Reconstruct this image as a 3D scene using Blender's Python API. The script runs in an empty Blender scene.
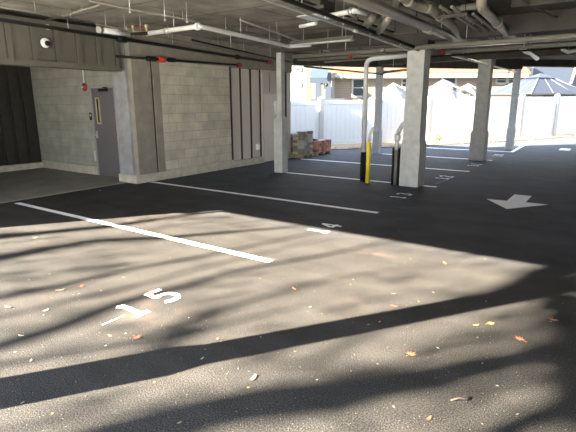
import bpy, bmesh, math, random
from mathutils import Vector, Matrix
random.seed(7)
S = bpy.context.scene
C = S.collection
R = math.radians

# ------------------------------------------------------------------ camera
F_PX, PITCH, ROLL, YAW, HC = 466.664, 0.236418, -0.0038774, -0.6075784, 1.6
fw = Vector((math.sin(YAW)*math.cos(PITCH), math.cos(YAW)*math.cos(PITCH), -math.sin(PITCH)))
r0 = Vector((math.cos(YAW), -math.sin(YAW), 0)); u0 = r0.cross(fw)
rt = math.cos(ROLL)*r0+math.sin(ROLL)*u0; up = -math.sin(ROLL)*r0+math.cos(ROLL)*u0
cam = bpy.data.objects.new('camera', bpy.data.cameras.new('camera')); C.objects.link(cam)
M = Matrix.Identity(4)
for i in range(3):
    M[i][0], M[i][1], M[i][2] = rt[i], up[i], -fw[i]
M[0][3], M[1][3], M[2][3] = 0, 0, HC
cam.matrix_world = M
cam.data.sensor_fit = 'HORIZONTAL'; cam.data.sensor_width = 36; cam.data.lens = F_PX/576*36
cam.data.clip_end = 400
S.camera = cam
O = Vector((0, 0, HC))
FH = Vector((math.sin(YAW), math.cos(YAW), 0))          # horizontal heading
RH = Vector((math.cos(YAW), -math.sin(YAW), 0))
def ray(x, y): return fw*F_PX+rt*(x-288)-up*(y-216)
def onz(x, y, z=0.0):
    d = ray(x, y); return O+d*((z-HC)/d.z)
def ond(x, y, D):                                        # point at horizontal depth D
    d = ray(x, y); return O+d*(D/d.dot(FH))

# ------------------------------------------------------------------ materials
def mat(name, base=(.5, .5, .5), rough=.8, metal=0.0, var=.15, scale=6, bump=.0, bscale=60, spec=.3, tint=None):
    m = bpy.data.materials.new(name); m.use_nodes = True
    nt = m.node_tree; N = nt.nodes; L = nt.links
    b = N['Principled BSDF']; b.inputs['Roughness'].default_value = rough; b.inputs['Metallic'].default_value = metal
    b.inputs['Specular IOR Level'].default_value = spec
    tc = N.new('ShaderNodeTexCoord'); n = N.new('ShaderNodeTexNoise'); n.inputs['Scale'].default_value = scale
    n.inputs['Detail'].default_value = 6
    L.new(tc.outputs['Object'], n.inputs['Vector'])
    cr = N.new('ShaderNodeValToRGB')
    lo = tint if tint else tuple(c*(1-var) for c in base); hi = tuple(min(1, c*(1+var)) for c in base)
    cr.color_ramp.elements[0].color = (*lo, 1); cr.color_ramp.elements[1].color = (*hi, 1)
    cr.color_ramp.elements[0].position = .3; cr.color_ramp.elements[1].position = .7
    L.new(n.outputs['Fac'], cr.inputs['Fac']); L.new(cr.outputs['Color'], b.inputs['Base Color'])
    if bump:
        n2 = N.new('ShaderNodeTexNoise'); n2.inputs['Scale'].default_value = bscale; n2.inputs['Detail'].default_value = 4
        L.new(tc.outputs['Object'], n2.inputs['Vector'])
        bp = N.new('ShaderNodeBump'); bp.inputs['Strength'].default_value = bump; bp.inputs['Distance'].default_value = .01
        L.new(n2.outputs['Fac'], bp.inputs['Height']); L.new(bp.outputs['Normal'], b.inputs['Normal'])
    m['nodes'] = 1
    return m

def nodes(m): return m.node_tree.nodes, m.node_tree.links, m.node_tree.nodes['Principled BSDF']
def mixc(N, L, fac, a, b, blend='MIX'):
    x = N.new('ShaderNodeMix'); x.data_type = 'RGBA'; x.blend_type = blend
    for s, v in ((x.inputs[0], fac), (x.inputs[6], a), (x.inputs[7], b)):
        if hasattr(v, 'links'): L.new(v, s)
        else: s.default_value = v if not isinstance(v, tuple) else (*v, 1)
    return x.outputs[2]
def ramp(N, L, src, p0, p1, c0=(0, 0, 0), c1=(1, 1, 1)):
    c = N.new('ShaderNodeValToRGB'); e = c.color_ramp.elements
    e[0].position, e[1].position = p0, p1; e[0].color = (*c0, 1); e[1].color = (*c1, 1)
    L.new(src, c.inputs['Fac']); return c.outputs['Color']

def asphalt():
    m = bpy.data.materials.new('asphalt'); m.use_nodes = True
    N, L, b = nodes(m)
    tc = N.new('ShaderNodeTexCoord').outputs['Object']
    def noise(sc, det=5, dist=0, vec=tc):
        n = N.new('ShaderNodeTexNoise'); n.inputs['Scale'].default_value = sc; n.inputs['Detail'].default_value = det
        n.inputs['Distortion'].default_value = dist; L.new(vec, n.inputs['Vector']); return n.outputs['Fac']
    big = noise(.45, 3); mid = noise(2.2, 6); fine = noise(135, 2)
    mp = N.new('ShaderNodeMapping'); mp.inputs['Rotation'].default_value = (0, 0, .25); mp.inputs['Scale'].default_value = (.5, 3.2, 1)
    L.new(tc, mp.inputs['Vector']); streak = noise(1.4, 5, 0, mp.outputs['Vector'])
    base = mixc(N, L, ramp(N, L, mid, .3, .7), (.0255, .0275, .0315), (.0385, .0415, .047))
    base = mixc(N, L, ramp(N, L, streak, .35, .75), base, mixc(N, L, 1.0, base, (1.35, 1.35, 1.35), 'MULTIPLY'))
    # sun and shade tones painted in: browner toward the entrance (low y), lifted beyond
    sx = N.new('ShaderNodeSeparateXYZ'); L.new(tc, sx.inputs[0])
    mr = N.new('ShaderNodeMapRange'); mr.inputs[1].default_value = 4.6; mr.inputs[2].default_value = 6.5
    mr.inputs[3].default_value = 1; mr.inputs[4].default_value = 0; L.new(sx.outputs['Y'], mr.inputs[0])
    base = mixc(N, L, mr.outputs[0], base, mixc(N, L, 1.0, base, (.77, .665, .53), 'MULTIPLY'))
    # aggregate
    base = mixc(N, L, ramp(N, L, fine, .40, .62), mixc(N, L, 1.0, base, (.3, .3, .3), 'MULTIPLY'), mixc(N, L, 1.0, base, (2.1, 2.08, 2.03), 'MULTIPLY'))
    # pinkish chalk scuffs
    sc = noise(.8, 2); sc2 = noise(5, 8)
    mm = N.new('ShaderNodeMath'); mm.operation = 'MULTIPLY'
    L.new(ramp(N, L, sc, .60, .75), mm.inputs[0]); L.new(ramp(N, L, sc2, .45, .75), mm.inputs[1])
    base = mixc(N, L, mm.outputs[0], base, (.085, .062, .05))
    # pale grit specks
    v = N.new('ShaderNodeTexVoronoi'); v.inputs['Scale'].default_value = 11; L.new(tc, v.inputs['Vector'])
    spk = ramp(N, L, v.outputs['Distance'], .02, .045, (1, 1, 1), (0, 0, 0))
    msk = N.new('ShaderNodeMath'); msk.operation = 'MULTIPLY'; L.new(spk, msk.inputs[0]); L.new(ramp(N, L, noise(3, 2), .5, .6), msk.inputs[1])
    base = mixc(N, L, msk.outputs[0], base, (.34, .31, .26))
    L.new(base, b.inputs['Base Color'])
    b.inputs['Roughness'].default_value = .85; b.inputs['Specular IOR Level'].default_value = .12
    bp = N.new('ShaderNodeBump'); bp.inputs['Strength'].default_value = .35; bp.inputs['Distance'].default_value = .004
    L.new(noise(240, 3), bp.inputs['Height']); L.new(bp.outputs['Normal'], b.inputs['Normal'])
    return m

def blockwall(name, c1, c2, mortar, axis='Y', rowh=.2, bw=.4):
    m = bpy.data.materials.new(name); m.use_nodes = True
    N, L, b = nodes(m)
    tc = N.new('ShaderNodeTexCoord').outputs['Object']
    sx = N.new('ShaderNodeSeparateXYZ'); L.new(tc, sx.inputs[0])
    cb = N.new('ShaderNodeCombineXYZ'); L.new(sx.outputs[axis], cb.inputs[0]); L.new(sx.outputs['Z'], cb.inputs[1])
    br = N.new('ShaderNodeTexBrick'); L.new(cb.outputs[0], br.inputs['Vector'])
    br.inputs['Scale'].default_value = 1; br.inputs['Brick Width'].default_value = bw; br.inputs['Row Height'].default_value = rowh
    br.inputs['Mortar Size'].default_value = .006; br.inputs['Mortar Smooth'].default_value = .4
    br.inputs['Color1'].default_value = (*c1, 1); br.inputs['Color2'].default_value = (*c2, 1); br.inputs['Mortar'].default_value = (*mortar, 1)
    n = N.new('ShaderNodeTexNoise'); n.inputs['Scale'].default_value = 3; n.inputs['Detail'].default_value = 8; L.new(tc, n.inputs['Vector'])
    col = mixc(N, L, 1.0, br.outputs['Color'], ramp(N, L, n.outputs['Fac'], .3, .7, (.78, .78, .78), (1.12, 1.12, 1.1)), 'MULTIPLY')
    L.new(col, b.inputs['Base Color']); b.inputs['Roughness'].default_value = .9; b.inputs['Specular IOR Level'].default_value = .15
    bp = N.new('ShaderNodeBump'); bp.inputs['Strength'].default_value = .5; bp.inputs['Distance'].default_value = .008; bp.invert = True
    L.new(br.outputs['Fac'], bp.inputs['Height']); L.new(bp.outputs['Normal'], b.inputs['Normal'])
    return m

def slabmat():
    m = bpy.data.materials.new('slab_concrete'); m.use_nodes = True
    N, L, b = nodes(m)
    tc = N.new('ShaderNodeTexCoord').outputs['Object']
    sx = N.new('ShaderNodeSeparateXYZ'); L.new(tc, sx.inputs[0])
    cb = N.new('ShaderNodeCombineXYZ'); L.new(sx.outputs['X'], cb.inputs[0]); L.new(sx.outputs['Y'], cb.inputs[1])
    br = N.new('ShaderNodeTexBrick'); L.new(cb.outputs[0], br.inputs['Vector'])
    br.inputs['Scale'].default_value = 1; br.inputs['Brick Width'].default_value = 2.44; br.inputs['Row Height'].default_value = 1.22
    br.inputs['Mortar Size'].default_value = .02; br.offset = .5
    br.inputs['Color1'].default_value = (.23, .215, .185, 1); br.inputs['Color2'].default_value = (.185, .175, .15, 1); br.inputs['Mortar'].default_value = (.09, .082, .068, 1)
    n = N.new('ShaderNodeTexNoise'); n.inputs['Scale'].default_value = 1.6; n.inputs['Detail'].default_value = 9; L.new(tc, n.inputs['Vector'])
    n.inputs['Roughness'].default_value = .65
    col = mixc(N, L, 1.0, br.outputs['Color'], ramp(N, L, n.outputs['Fac'], .32, .68, (.5, .49, .47), (1.4, 1.38, 1.34)), 'MULTIPLY')
    L.new(col, b.inputs['Base Color']); b.inputs['Roughness'].default_value = .9
    return m

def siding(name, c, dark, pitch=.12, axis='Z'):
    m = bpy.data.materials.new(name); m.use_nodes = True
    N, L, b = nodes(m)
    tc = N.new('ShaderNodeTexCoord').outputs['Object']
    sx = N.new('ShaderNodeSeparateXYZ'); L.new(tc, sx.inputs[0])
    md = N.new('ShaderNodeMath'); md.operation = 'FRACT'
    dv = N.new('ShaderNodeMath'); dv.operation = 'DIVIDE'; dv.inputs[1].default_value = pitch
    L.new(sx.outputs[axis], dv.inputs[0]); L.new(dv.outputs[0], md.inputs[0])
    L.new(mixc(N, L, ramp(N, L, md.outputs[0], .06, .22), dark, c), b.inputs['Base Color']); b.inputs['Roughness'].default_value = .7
    return m

MT = dict(
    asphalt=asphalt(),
    block=blockwall('grey_block', (0.5600, 0.5320, 0.4424), (0.4704, 0.4480, 0.3752), (0.3248, 0.3136, 0.2632), 'Y'),
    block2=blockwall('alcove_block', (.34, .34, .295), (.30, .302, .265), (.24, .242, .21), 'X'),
    slab=slabmat(),
    conc=mat('tan_concrete', (.235, .218, .183), .9, var=.14, scale=5, bump=.2),
    curb=mat('curb_concrete', (.46, .425, .35), .9, var=.18, scale=9, bump=.3, bscale=40),
    bounce=mat('bounce_concrete', (.64, .61, .55), .9, var=.1, scale=2),
    alcfloor=mat('smooth_slab', (.20, .185, .155), .6, var=.22, scale=2.5),
    column=mat('column_paint', (.43, .445, .435), .8, var=.14, scale=7, bump=.25, bscale=30),
    colgrey=mat('column_steel', (.42, .43, .43), .6, var=.1),
    pier=mat('pier_concrete', (.25, .255, .265), .85, var=.2, scale=5, bump=.2),
    panel=mat('metal_panel', (.50, .455, .40), .6, var=.05, scale=2),
    header=mat('header_panel', (.105, .10, .082), .7, var=.10, scale=2),
    hjoint=mat('header_joint', (.05, .047, .039), .8, var=.1),
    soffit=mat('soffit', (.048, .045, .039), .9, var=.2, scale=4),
    gap=mat('joint_dark', (.03, .028, .026), .8, var=.1),  # dark tone for panel joints and their backing
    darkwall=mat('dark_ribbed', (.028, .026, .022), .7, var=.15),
    door=mat('door_grey', (.115, .107, .112), .5, var=.06, scale=2),
    frame=mat('frame_grey', (.27, .27, .265), .5, var=.06),
    doorpale=mat('door_pale', (.64, .58, .51), .5, var=.04, scale=2),
    farglass=mat('far_window_glass', (.012, .016, .022), .5, var=.1, spec=.1),
    brass=mat('lite_trim', (.50, .42, .24), .5, var=.08),
    glass=mat('dark_glass', (.03, .035, .04), .12, var=.1, spec=.6),
    paint=mat('road_paint', (0.9000, 0.9000, 0.8900), .6, var=.07, scale=14, bump=.2, bscale=120),
    oldpaint=mat('worn_road_paint', (.80, .81, .81), .7, var=.22, scale=22),
    chalk=mat('chalk', (.36, .35, .33), .9, var=.3, scale=30),
    white=mat('white_paint', (.82, .82, .80), .5, var=.03),
    black=mat('black_pipe', (.009, .009, .009), .6, var=.1, spec=.15),
    greypipe=mat('grey_pipe', (.14, .134, .115), .5, var=.12, spec=.4),
    pvc=mat('beige_pipe', (.20, .185, .15), .4, var=.10, spec=.5),
    palepvc=mat('pale_grey_pvc', (.52, .54, .54), .4, var=.05, spec=.5),
    silver=mat('silver_jacket', (.78, .78, .76), .35, var=.06, spec=.6),
    zinc=mat('zinc', (.5, .5, .48), .35, .6, var=.08),
    red=mat('red_fitting', (.26, .035, .025), .5, var=.15),
    redbright=mat('red_coupling', (.6, .05, .03), .45, var=.1),
    yellow=mat('yellow_sleeve', (.85, .66, .02), .5, var=.05),
    vinyl=mat('white_vinyl', (.54, .53, .51), .45, var=.02),
    vinylshade=mat('vinyl_post_shaded', (.33, .32, .30), .5, var=.03),  # darker copy of the vinyl, post shade put into the colour
    wood=mat('pallet_wood', (.30, .22, .13), .85, var=.25, scale=12),
    paver=mat('grey_paver', (.34, .32, .275), .95, var=.4, scale=25, bump=.4),
    paver2=mat('charcoal_paver', (.16, .15, .135), .95, var=.4, scale=25, bump=.4),
    redpaver=mat('red_paver', (.36, .165, .13), .95, var=.35, scale=22, bump=.4),
    soil=mat('leafy_soil', (.20, .14, .085), .95, var=.4, scale=14, bump=.5),
    litter=mat('leaf_litter', (.24, .13, .06), .9, var=.4, scale=20),
    trimw=mat('house_trim', (.125, .125, .124), .6, var=.03),
    lawn=mat('lawn', (.16, .17, .09), .95, var=.3, scale=4),
    bark=mat('bark', (.10, .075, .05), .95, var=.3, scale=9, bump=.6),
    leafdark=mat('autumn_foliage', (.30, .17, .05), .8, var=.4, scale=8),
    lf_red=mat('leaf_red', (.28, .06, .035), .7, var=.3, scale=30),
    lf_org=mat('leaf_orange', (.33, .12, .055), .7, var=.3, scale=30),
    yelshrub=mat('yellow_foliage', (.17, .14, .05), .7, var=.2, scale=30),
    lf_yel=mat('leaf_yellow', (.34, .22, .06), .7, var=.25, scale=30),
    lf_tan=mat('leaf_tan', (.26, .19, .12), .8, var=.3, scale=30),
    gritm=mat('pale_grit', (.30, .28, .24), .9, var=.3, scale=30),
    lf_pale=mat('leaf_pale', (.34, .30, .235), .8, var=.2, scale=30),
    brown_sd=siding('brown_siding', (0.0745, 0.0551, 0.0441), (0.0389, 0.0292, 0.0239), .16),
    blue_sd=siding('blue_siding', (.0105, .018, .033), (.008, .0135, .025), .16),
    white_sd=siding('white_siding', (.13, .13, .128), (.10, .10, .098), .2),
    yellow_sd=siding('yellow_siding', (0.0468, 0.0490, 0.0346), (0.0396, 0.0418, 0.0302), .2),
    roof=mat('orange_shingle', (.115, .042, .019), .9, var=.2, scale=10),
    grey_roof=mat('grey_shingle', (.18, .18, .2), .9, var=.2, scale=10),
    blue_roof=mat('blue_grey_roof', (0.0216, 0.0288, 0.0396), .7, var=.05),
    awning=mat('blue_awning', (0.0115, 0.0194, 0.0331), .7, var=.1),
    canvas=mat('white_canvas', (0.0900, 0.0886, 0.0864), .8, var=.02),
    meshgrey=mat('grey_mesh', (.045, .045, .047), .8, var=.1),
    polyc=mat('polycarbonate', (.0095, .0105, .019), .6, var=.06, spec=.3),
    polyl=mat('polycarbonate_lit', (0.0065, 0.0097, 0.0173), .6, var=.06, spec=.5),  # copy of the roof colour for the sunlit side, light set in the tint
)

for k_ in ('paver', 'paver2', 'redpaver'):
    N_, L_, B_ = nodes(MT[k_]); oi = N_.new('ShaderNodeObjectInfo'); old = B_.inputs['Base Color'].links[0].from_socket
    L_.new(mixc(N_, L_, 1.0, old, ramp(N_, L_, oi.outputs['Random'], 0, 1, (.45, .45, .45), (1.35, 1.3, 1.3)), 'MULTIPLY'), B_.inputs['Base Color'])
# ------------------------------------------------------------------ mesh builder
class MB:
    def __init__(s): s.bm = bmesh.new()
    def box(s, c, d, rz=0, bev=0, mtx=None):
        g = bmesh.ops.create_cube(s.bm, size=1); vs = g['verts']
        for v in vs:
            v.co = Vector((v.co.x*d[0], v.co.y*d[1], v.co.z*d[2]))
        if bev:
            es = list({e for v in vs for e in v.link_edges})
            r = bmesh.ops.bevel(s.bm, geom=es, offset=bev, segments=2, affect='EDGES', profile=.6)
            vs = list({v for f in r['faces'] for v in f.verts} | {v for v in vs if v.is_valid})
        m = Matrix.Translation(c) @ Matrix.Rotation(rz, 4, 'Z')
        if mtx is not None: m = mtx @ m
        for v in vs: v.co = m @ v.co
        return s
    def b2(s, a, b, **k):
        return s.box([(a[i]+b[i])/2 for i in range(3)], [abs(b[i]-a[i]) for i in range(3)], **k)
    def tube(s, pts, r, seg=12, cap=True):
        pts = [Vector(p) for p in pts]; n = len(pts); rings = []
        rs = r if isinstance(r, (list, tuple)) else [r]*n
        prev = None
        for i, p in enumerate(pts):
            if i == 0: t = pts[1]-p
            elif i == n-1: t = p-pts[i-1]
            else: t = (p-pts[i-1]).normalized()+(pts[i+1]-p).normalized()
            t.normalize()
            a = Vector((0, 0, 1)) if abs(t.z) < .9 else Vector((1, 0, 0))
            if prev is not None: a = prev
            x = (a-t*a.dot(t)).normalized(); prev = x; y = t.cross(x)
            rings.append([s.bm.verts.new(p+(x*math.cos(2*math.pi*k/seg)+y*math.sin(2*math.pi*k/seg))*rs[i]) for k in range(seg)])
        for a, b in zip(rings, rings[1:]):
            for k in range(seg):
                f = s.bm.faces.new((a[k], a[(k+1) % seg], b[(k+1) % seg], b[k])); f.smooth = True
        if cap:
            s.bm.faces.new(rings[0][::-1]); s.bm.faces.new(rings[-1])
        return s
    def rod(s, a, b, r, seg=10): return s.tube([a, b], r, seg)
    def lathe(s, prof, c=(0, 0, 0), seg=20, mtx=None):
        rings = []
        for r, z in prof:
            ring = []
            for k in range(seg):
                v = Vector((r*math.cos(2*math.pi*k/seg), r*math.sin(2*math.pi*k/seg), z))
                if mtx is not None: v = mtx @ v
                ring.append(s.bm.verts.new(v+Vector(c)))
            rings.append(ring)
        for a, b in zip(rings, rings[1:]):
            for k in range(seg):
                f = s.bm.faces.new((a[k], a[(k+1) % seg], b[(k+1) % seg], b[k])); f.smooth = True
        s.bm.faces.new(rings[0][::-1]); s.bm.faces.new(rings[-1])
        return s
    def poly(s, pts, thick=None):
        vs = [s.bm.verts.new(Vector(p)) for p in pts]
        f = s.bm.faces.new(vs)
        if thick:
            r = bmesh.ops.extrude_face_region(s.bm, geom=[f])
            for v in r['geom']:
                if isinstance(v, bmesh.types.BMVert): v.co += Vector(thick)
        return s
    def frustum(s, c, a, b, z0, z1):       # square frustum, half sizes a (x,y) at z0, b at z1
        q = [(-1, -1), (1, -1), (1, 1), (-1, 1)]
        lo = [s.bm.verts.new((c[0]+i*a[0], c[1]+j*a[1], z0)) for i, j in q]
        hi = [s.bm.verts.new((c[0]+i*b[0], c[1]+j*b[1], z1)) for i, j in q]
        for k in range(4): s.bm.faces.new((lo[k], lo[(k+1) % 4], hi[(k+1) % 4], hi[k]))
        s.bm.faces.new(lo[::-1]); s.bm.faces.new(hi)
        return s
    def build(s, name, m, parent=None, loc=None):
        bmesh.ops.recalc_face_normals(s.bm, faces=s.bm.faces)
        me = bpy.data.meshes.new(name)
        if loc is not None and parent is None:
            for v in s.bm.verts: v.co -= Vector(loc)
        elif parent is not None:
            w = parent; off = Vector((0, 0, 0))
            while w is not None: off += w.location; w = w.parent
            for v in s.bm.verts: v.co -= off
        s.bm.to_mesh(me); s.bm.free()
        me.materials.append(MT[m])
        o = bpy.data.objects.new(name, me); C.objects.link(o)
        if loc is not None and parent is None: o.location = loc
        if parent is not None: o.parent = parent
        return o

def tag(o, label=None, cat=None, group=None, kind=None):
    if label: o['label'] = label
    if cat: o['category'] = cat
    if group: o['group'] = group
    if kind: o['kind'] = kind
    return o
def thing(name, label, cat, loc=(0, 0, 0), group=None, kind=None):
    o = bpy.data.objects.new(name, None); C.objects.link(o); o.location = loc; o.empty_display_size = .1
    return tag(o, label, cat, group, kind)
def struct(mb, name, m, parent=None):
    o = mb.build(name, m, parent)
    if parent is None: o['kind'] = 'structure'
    return o
def sroot(name, loc=(0, 0, 0)):
    o = bpy.data.objects.new(name, None); C.objects.link(o); o.location = loc; o['kind'] = 'structure'; o.empty_display_size = .1
    return o
def arc(p, a, b, r, n=5):
    """fillet a corner p between points a and b"""
    p, a, b = Vector(p), Vector(a), Vector(b)
    u = (a-p).normalized(); v = (b-p).normalized()
    s0 = p+u*r; s1 = p+v*r
    return [(s0*(1-t)+p*t)*(1-t)+(p*(1-t)+s1*t)*t for t in [i/n for i in range(n+1)]]
def path(pts, r=.1):
    out = [Vector(pts[0])]
    for i in range(1, len(pts)-1): out += arc(pts[i], pts[i-1], pts[i+1], r)
    return out+[Vector(pts[-1])]

# ------------------------------------------------------------------ ground
struct(MB().poly([(-30, -16, -.001), (30, -16, -.001), (30, .1, -.001), (-30, .1, -.001)]), 'floor_bounce', 'bounce')  # unseen pale ground, added to throw sunlight back under the slab
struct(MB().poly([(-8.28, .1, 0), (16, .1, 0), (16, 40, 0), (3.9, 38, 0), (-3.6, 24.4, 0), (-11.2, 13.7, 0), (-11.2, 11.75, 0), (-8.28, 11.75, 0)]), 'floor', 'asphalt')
struct(MB().poly([(-90, -60, -.03), (90, -60, -.03), (90, 110, -.03), (-90, 110, -.03)]), 'ground', 'lawn')
struct(MB().b2((-12.3, .5, -.12), (-8.28, 6.35, .012)), 'floor_alcove', 'alcfloor')
strip = [(-9.9, 12.5), (-8.15, 14.5), (-6.6, 16.9), (-5.3, 19.2), (-4.0, 21.6), (-2.9, 23.9), (-1.5, 27.2), (.1, 30.0), (-.2, 30.2), (-3.72, 24.1), (-10.6, 14.4)]
struct(MB().poly([(x, y, .006) for x, y in strip], (0, 0, .02)), 'ground_strip', 'soil')

# ------------------------------------------------------------------ shell
ZS = 3.05
slab = MB()
pl = [(-12.7, .1), (-2.9, .1), (-2.9, 18.47), (-3.0, 18.35), (-6.4, 14.45), (-8.3, 12.0), (-12.7, 12.0)]
slab.poly([(x, y, ZS) for x, y in pl], (0, 0, .3))
struct(slab, 'ceiling', 'slab')
struct(MB().poly([(x, y, ZS-.03) for x, y in ((-2.9, .1), (12, .1), (12, 34.8), (-2.9, 18.47))], (0, 0, .33)), 'ceiling_right_shade', 'soffit')  # right part of the slab in a dark colour that stands for shade
wl = MB().b2((-8.25, 6.83, .2), (-8.0, 9.03, 2.48)); struct(wl, 'wall_left', 'block')
struct(MB().b2((-8.3, 6.1, 2.48), (-7.99, 11.72, ZS)), 'trim_1', 'conc')               # concrete band above the wall
struct(MB().b2((-8.3, 6.83, 0), (-7.955, 9.03, .2), bev=.012), 'baseboard_left', 'curb')
struct(MB().b2((-8.3, 9.03, 0), (-7.96, 10.3, .165), bev=.012), 'baseboard_panels', 'curb')
struct(MB().b2((-8.3, 11.06, 0), (-7.96, 11.74, .165), bev=.012), 'baseboard_corner', 'curb')
# ribbed metal panels beside the block wall (board and gap)
pw = sroot('wall_panels', (-8.1, 9.03, 0))
MB().b2((-8.2, 9.03, .165), (-8.04, 10.32, 2.48)).build('backing', 'gap', pw)
MB().b2((-8.06, 9.0, .2), (-7.992, 9.06, 2.48)).build('corner_joint', 'gap', pw)
MB().b2((-8.06, 11.44, .17), (-8.03, 11.5, 2.48)).build('corner_joint', 'gap', pw)
for y0, y1 in ((9.09, 9.41), (9.49, 9.81), (9.90, 10.22)):
    MB().b2((-8.1, y0, .17), (-8.035, y1, 2.47), bev=.004).build('panel', 'panel', pw)
MB().b2((-8.2, 11.06, .165), (-8.04, 11.72, 2.48)).build('backing', 'gap', pw)
for y0, y1 in ((11.1, 11.42), (11.52, 11.72)):
    MB().b2((-8.1, y0, .17), (-8.035, y1, 2.47), bev=.006).build('panel', 'panel', pw)
struct(MB().b2((-12.45, 11.6, 0), (-8.2, 11.74, ZS)), 'wall_far', 'conc')
struct(MB().b2((-12.45, .3, 0), (-8.28, .5, ZS)), 'wall_front', 'conc')
# alcove
struct(MB().b2((-12.45, 6.35, .0), (-8.3, 6.55, ZS)), 'wall_back', 'block2')
ab = MB(); ab.b2((-12.1, 6.29, 0), (-9.69, 6.4, .2), bev=.01); struct(ab, 'baseboard_back', 'curb')
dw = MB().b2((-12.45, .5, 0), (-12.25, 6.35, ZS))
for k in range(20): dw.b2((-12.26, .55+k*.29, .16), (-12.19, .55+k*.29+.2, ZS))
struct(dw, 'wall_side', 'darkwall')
struct(MB().b2((-12.3, .5, 0), (-12.1, 6.34, .15), bev=.01), 'baseboard_side', 'curb')
# header over the alcove opening: framed panels
hd = sroot('trim_2', (-8.05, 3.2, 2.25))
MB().b2((-8.3, .5, 2.27), (-8.08, 5.93, 2.95)).build('backing', 'header', hd)
h = MB().b2((-8.32, .5, 2.22), (-8.03, 5.93, 2.31)); h.build('bottom_rail', 'header', hd)
MB().b2((-8.1, .5, 2.86), (-8.04, 5.93, 2.96)).build('top_rail', 'header', hd)
for k in range(15):
    y = 5.89-k*.395
    MB().b2((-8.1, y-.05, 2.3), (-8.045, y+.03, 2.87)).build('batten', 'header', hd)
    MB().b2((-8.082, y-.066, 2.31), (-8.06, y-.05, 2.86)).build('joint', 'hjoint', hd)
struct(MB().b2((-12.25, .5, 2.62), (-8.3, 6.35, 2.7)), 'ceiling_alcove', 'header')
# pier between alcove and block wall
pr = sroot('wall_pier', (-8.25, 6.4, 0))
MB().b2((-8.52, 6.07, .16), (-8.12, 6.84, ZS), bev=.01).build('core', 'pier', pr)
MB().b2((-8.13, 6.13, .16), (-8.0, 6.60, 2.5), bev=.006).build('face_panel', 'conc', pr)
MB().b2((-8.1, 6.60, .16), (-8.03, 6.65, 2.5)).build('joint', 'gap', pr)
MB().b2((-8.13, 6.65, .16), (-8.0, 6.84, 2.5), bev=.006).build('edge_panel', 'conc', pr)
MB().b2((-8.56, 6.02, 0), (-7.96, 6.86, .17), bev=.012).build('plinth', 'curb', pr)

# alcove door
d1 = sroot('door_1', (-9.25, 6.33, 0))
f = MB(); f.b2((-9.71, 6.28, 0), (-9.665, 6.37, 1.99)); f.b2((-8.86, 6.28, 0), (-8.81, 6.37, 1.99)); f.b2((-9.71, 6.28, 1.945), (-8.81, 6.37, 1.99)); f.build('door_frame', 'frame', d1)
lf = MB().b2((-9.66, 6.30, .012), (-8.865, 6.345, 1.94), bev=.004).build('door_leaf', 'door', d1)
lt = MB()
x0, x1, z0, z1 = -9.545, -9.40, 1.17, 1.75
lt.b2((x0, 6.285, z0), (x0+.035, 6.302, z1)); lt.b2((x1-.035, 6.285, z0), (x1, 6.302, z1)); lt.b2((x0, 6.285, z1-.035), (x1, 6.302, z1)); lt.b2((x0, 6.285, z0), (x1, 6.302, z0+.035))
lt.build('window_trim', 'brass', lf)
MB().b2((x0+.035, 6.292, z0+.035), (x1-.035, 6.300, z1-.035)).build('window_pane', 'glass', lf)
hm = MB().b2((-9.625, 6.28, .86), (-9.575, 6.302, 1.02), bev=.004)
hm.tube(path([(-9.6, 6.285, .93), (-9.6, 6.24, .93), (-9.50, 6.24, .93)], .015), .011); hm.build('lever_handle', 'zinc', lf)
MB().b2((-9.35, 6.25, 1.87), (-9.06, 6.30, 1.925), bev=.005).tube([(-9.1, 6.26, 1.93), (-8.95, 6.2, 1.945), (-9.2, 6.27, 1.955)], .012).build('door_closer', 'black', d1)

# wall door beside the panels
d2 = sroot('door_2', (-8.0, 10.66, 0))
f = MB(); f.b2((-8.1, 10.30, 0), (-7.985, 10.345, 2.47)); f.b2((-8.1, 11.02, 0), (-7.985, 11.06, 2.47)); f.b2((-8.1, 10.3, 1.86), (-7.985, 11.06, 1.91)); f.b2((-8.1, 10.3, 2.44), (-7.985, 11.06, 2.48)); f.build('door_frame', 'panel', d2)
lf = MB().b2((-8.07, 10.345, .015), (-8.01, 11.02, 1.86), bev=.004).build('door_leaf', 'doorpale', d2)
MB().b2((-8.012, 10.85, 1.19), (-8.004, 10.97, 1.66)).build('window_pane', 'glass', lf)
MB().b2((-8.012, 10.83, 1.17), (-8.006, 10.99, 1.68)).build('window_trim', 'white', lf)
MB().tube([(-8.01, 10.95, .98), (-7.95, 10.95, .98), (-7.95, 10.85, .98)], .012).build('lever_handle', 'zinc', lf)
MB().b2((-8.07, 10.345, 1.91), (-8.03, 10.66, 2.44)).b2((-8.07, 10.70, 1.91), (-8.03, 11.02, 2.44)).build('transom_panel', 'panel', d2)
MB().b2((-8.06, 10.66, 1.91), (-8.04, 10.70, 2.44)).build('transom_gap', 'gap', d2)

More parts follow.
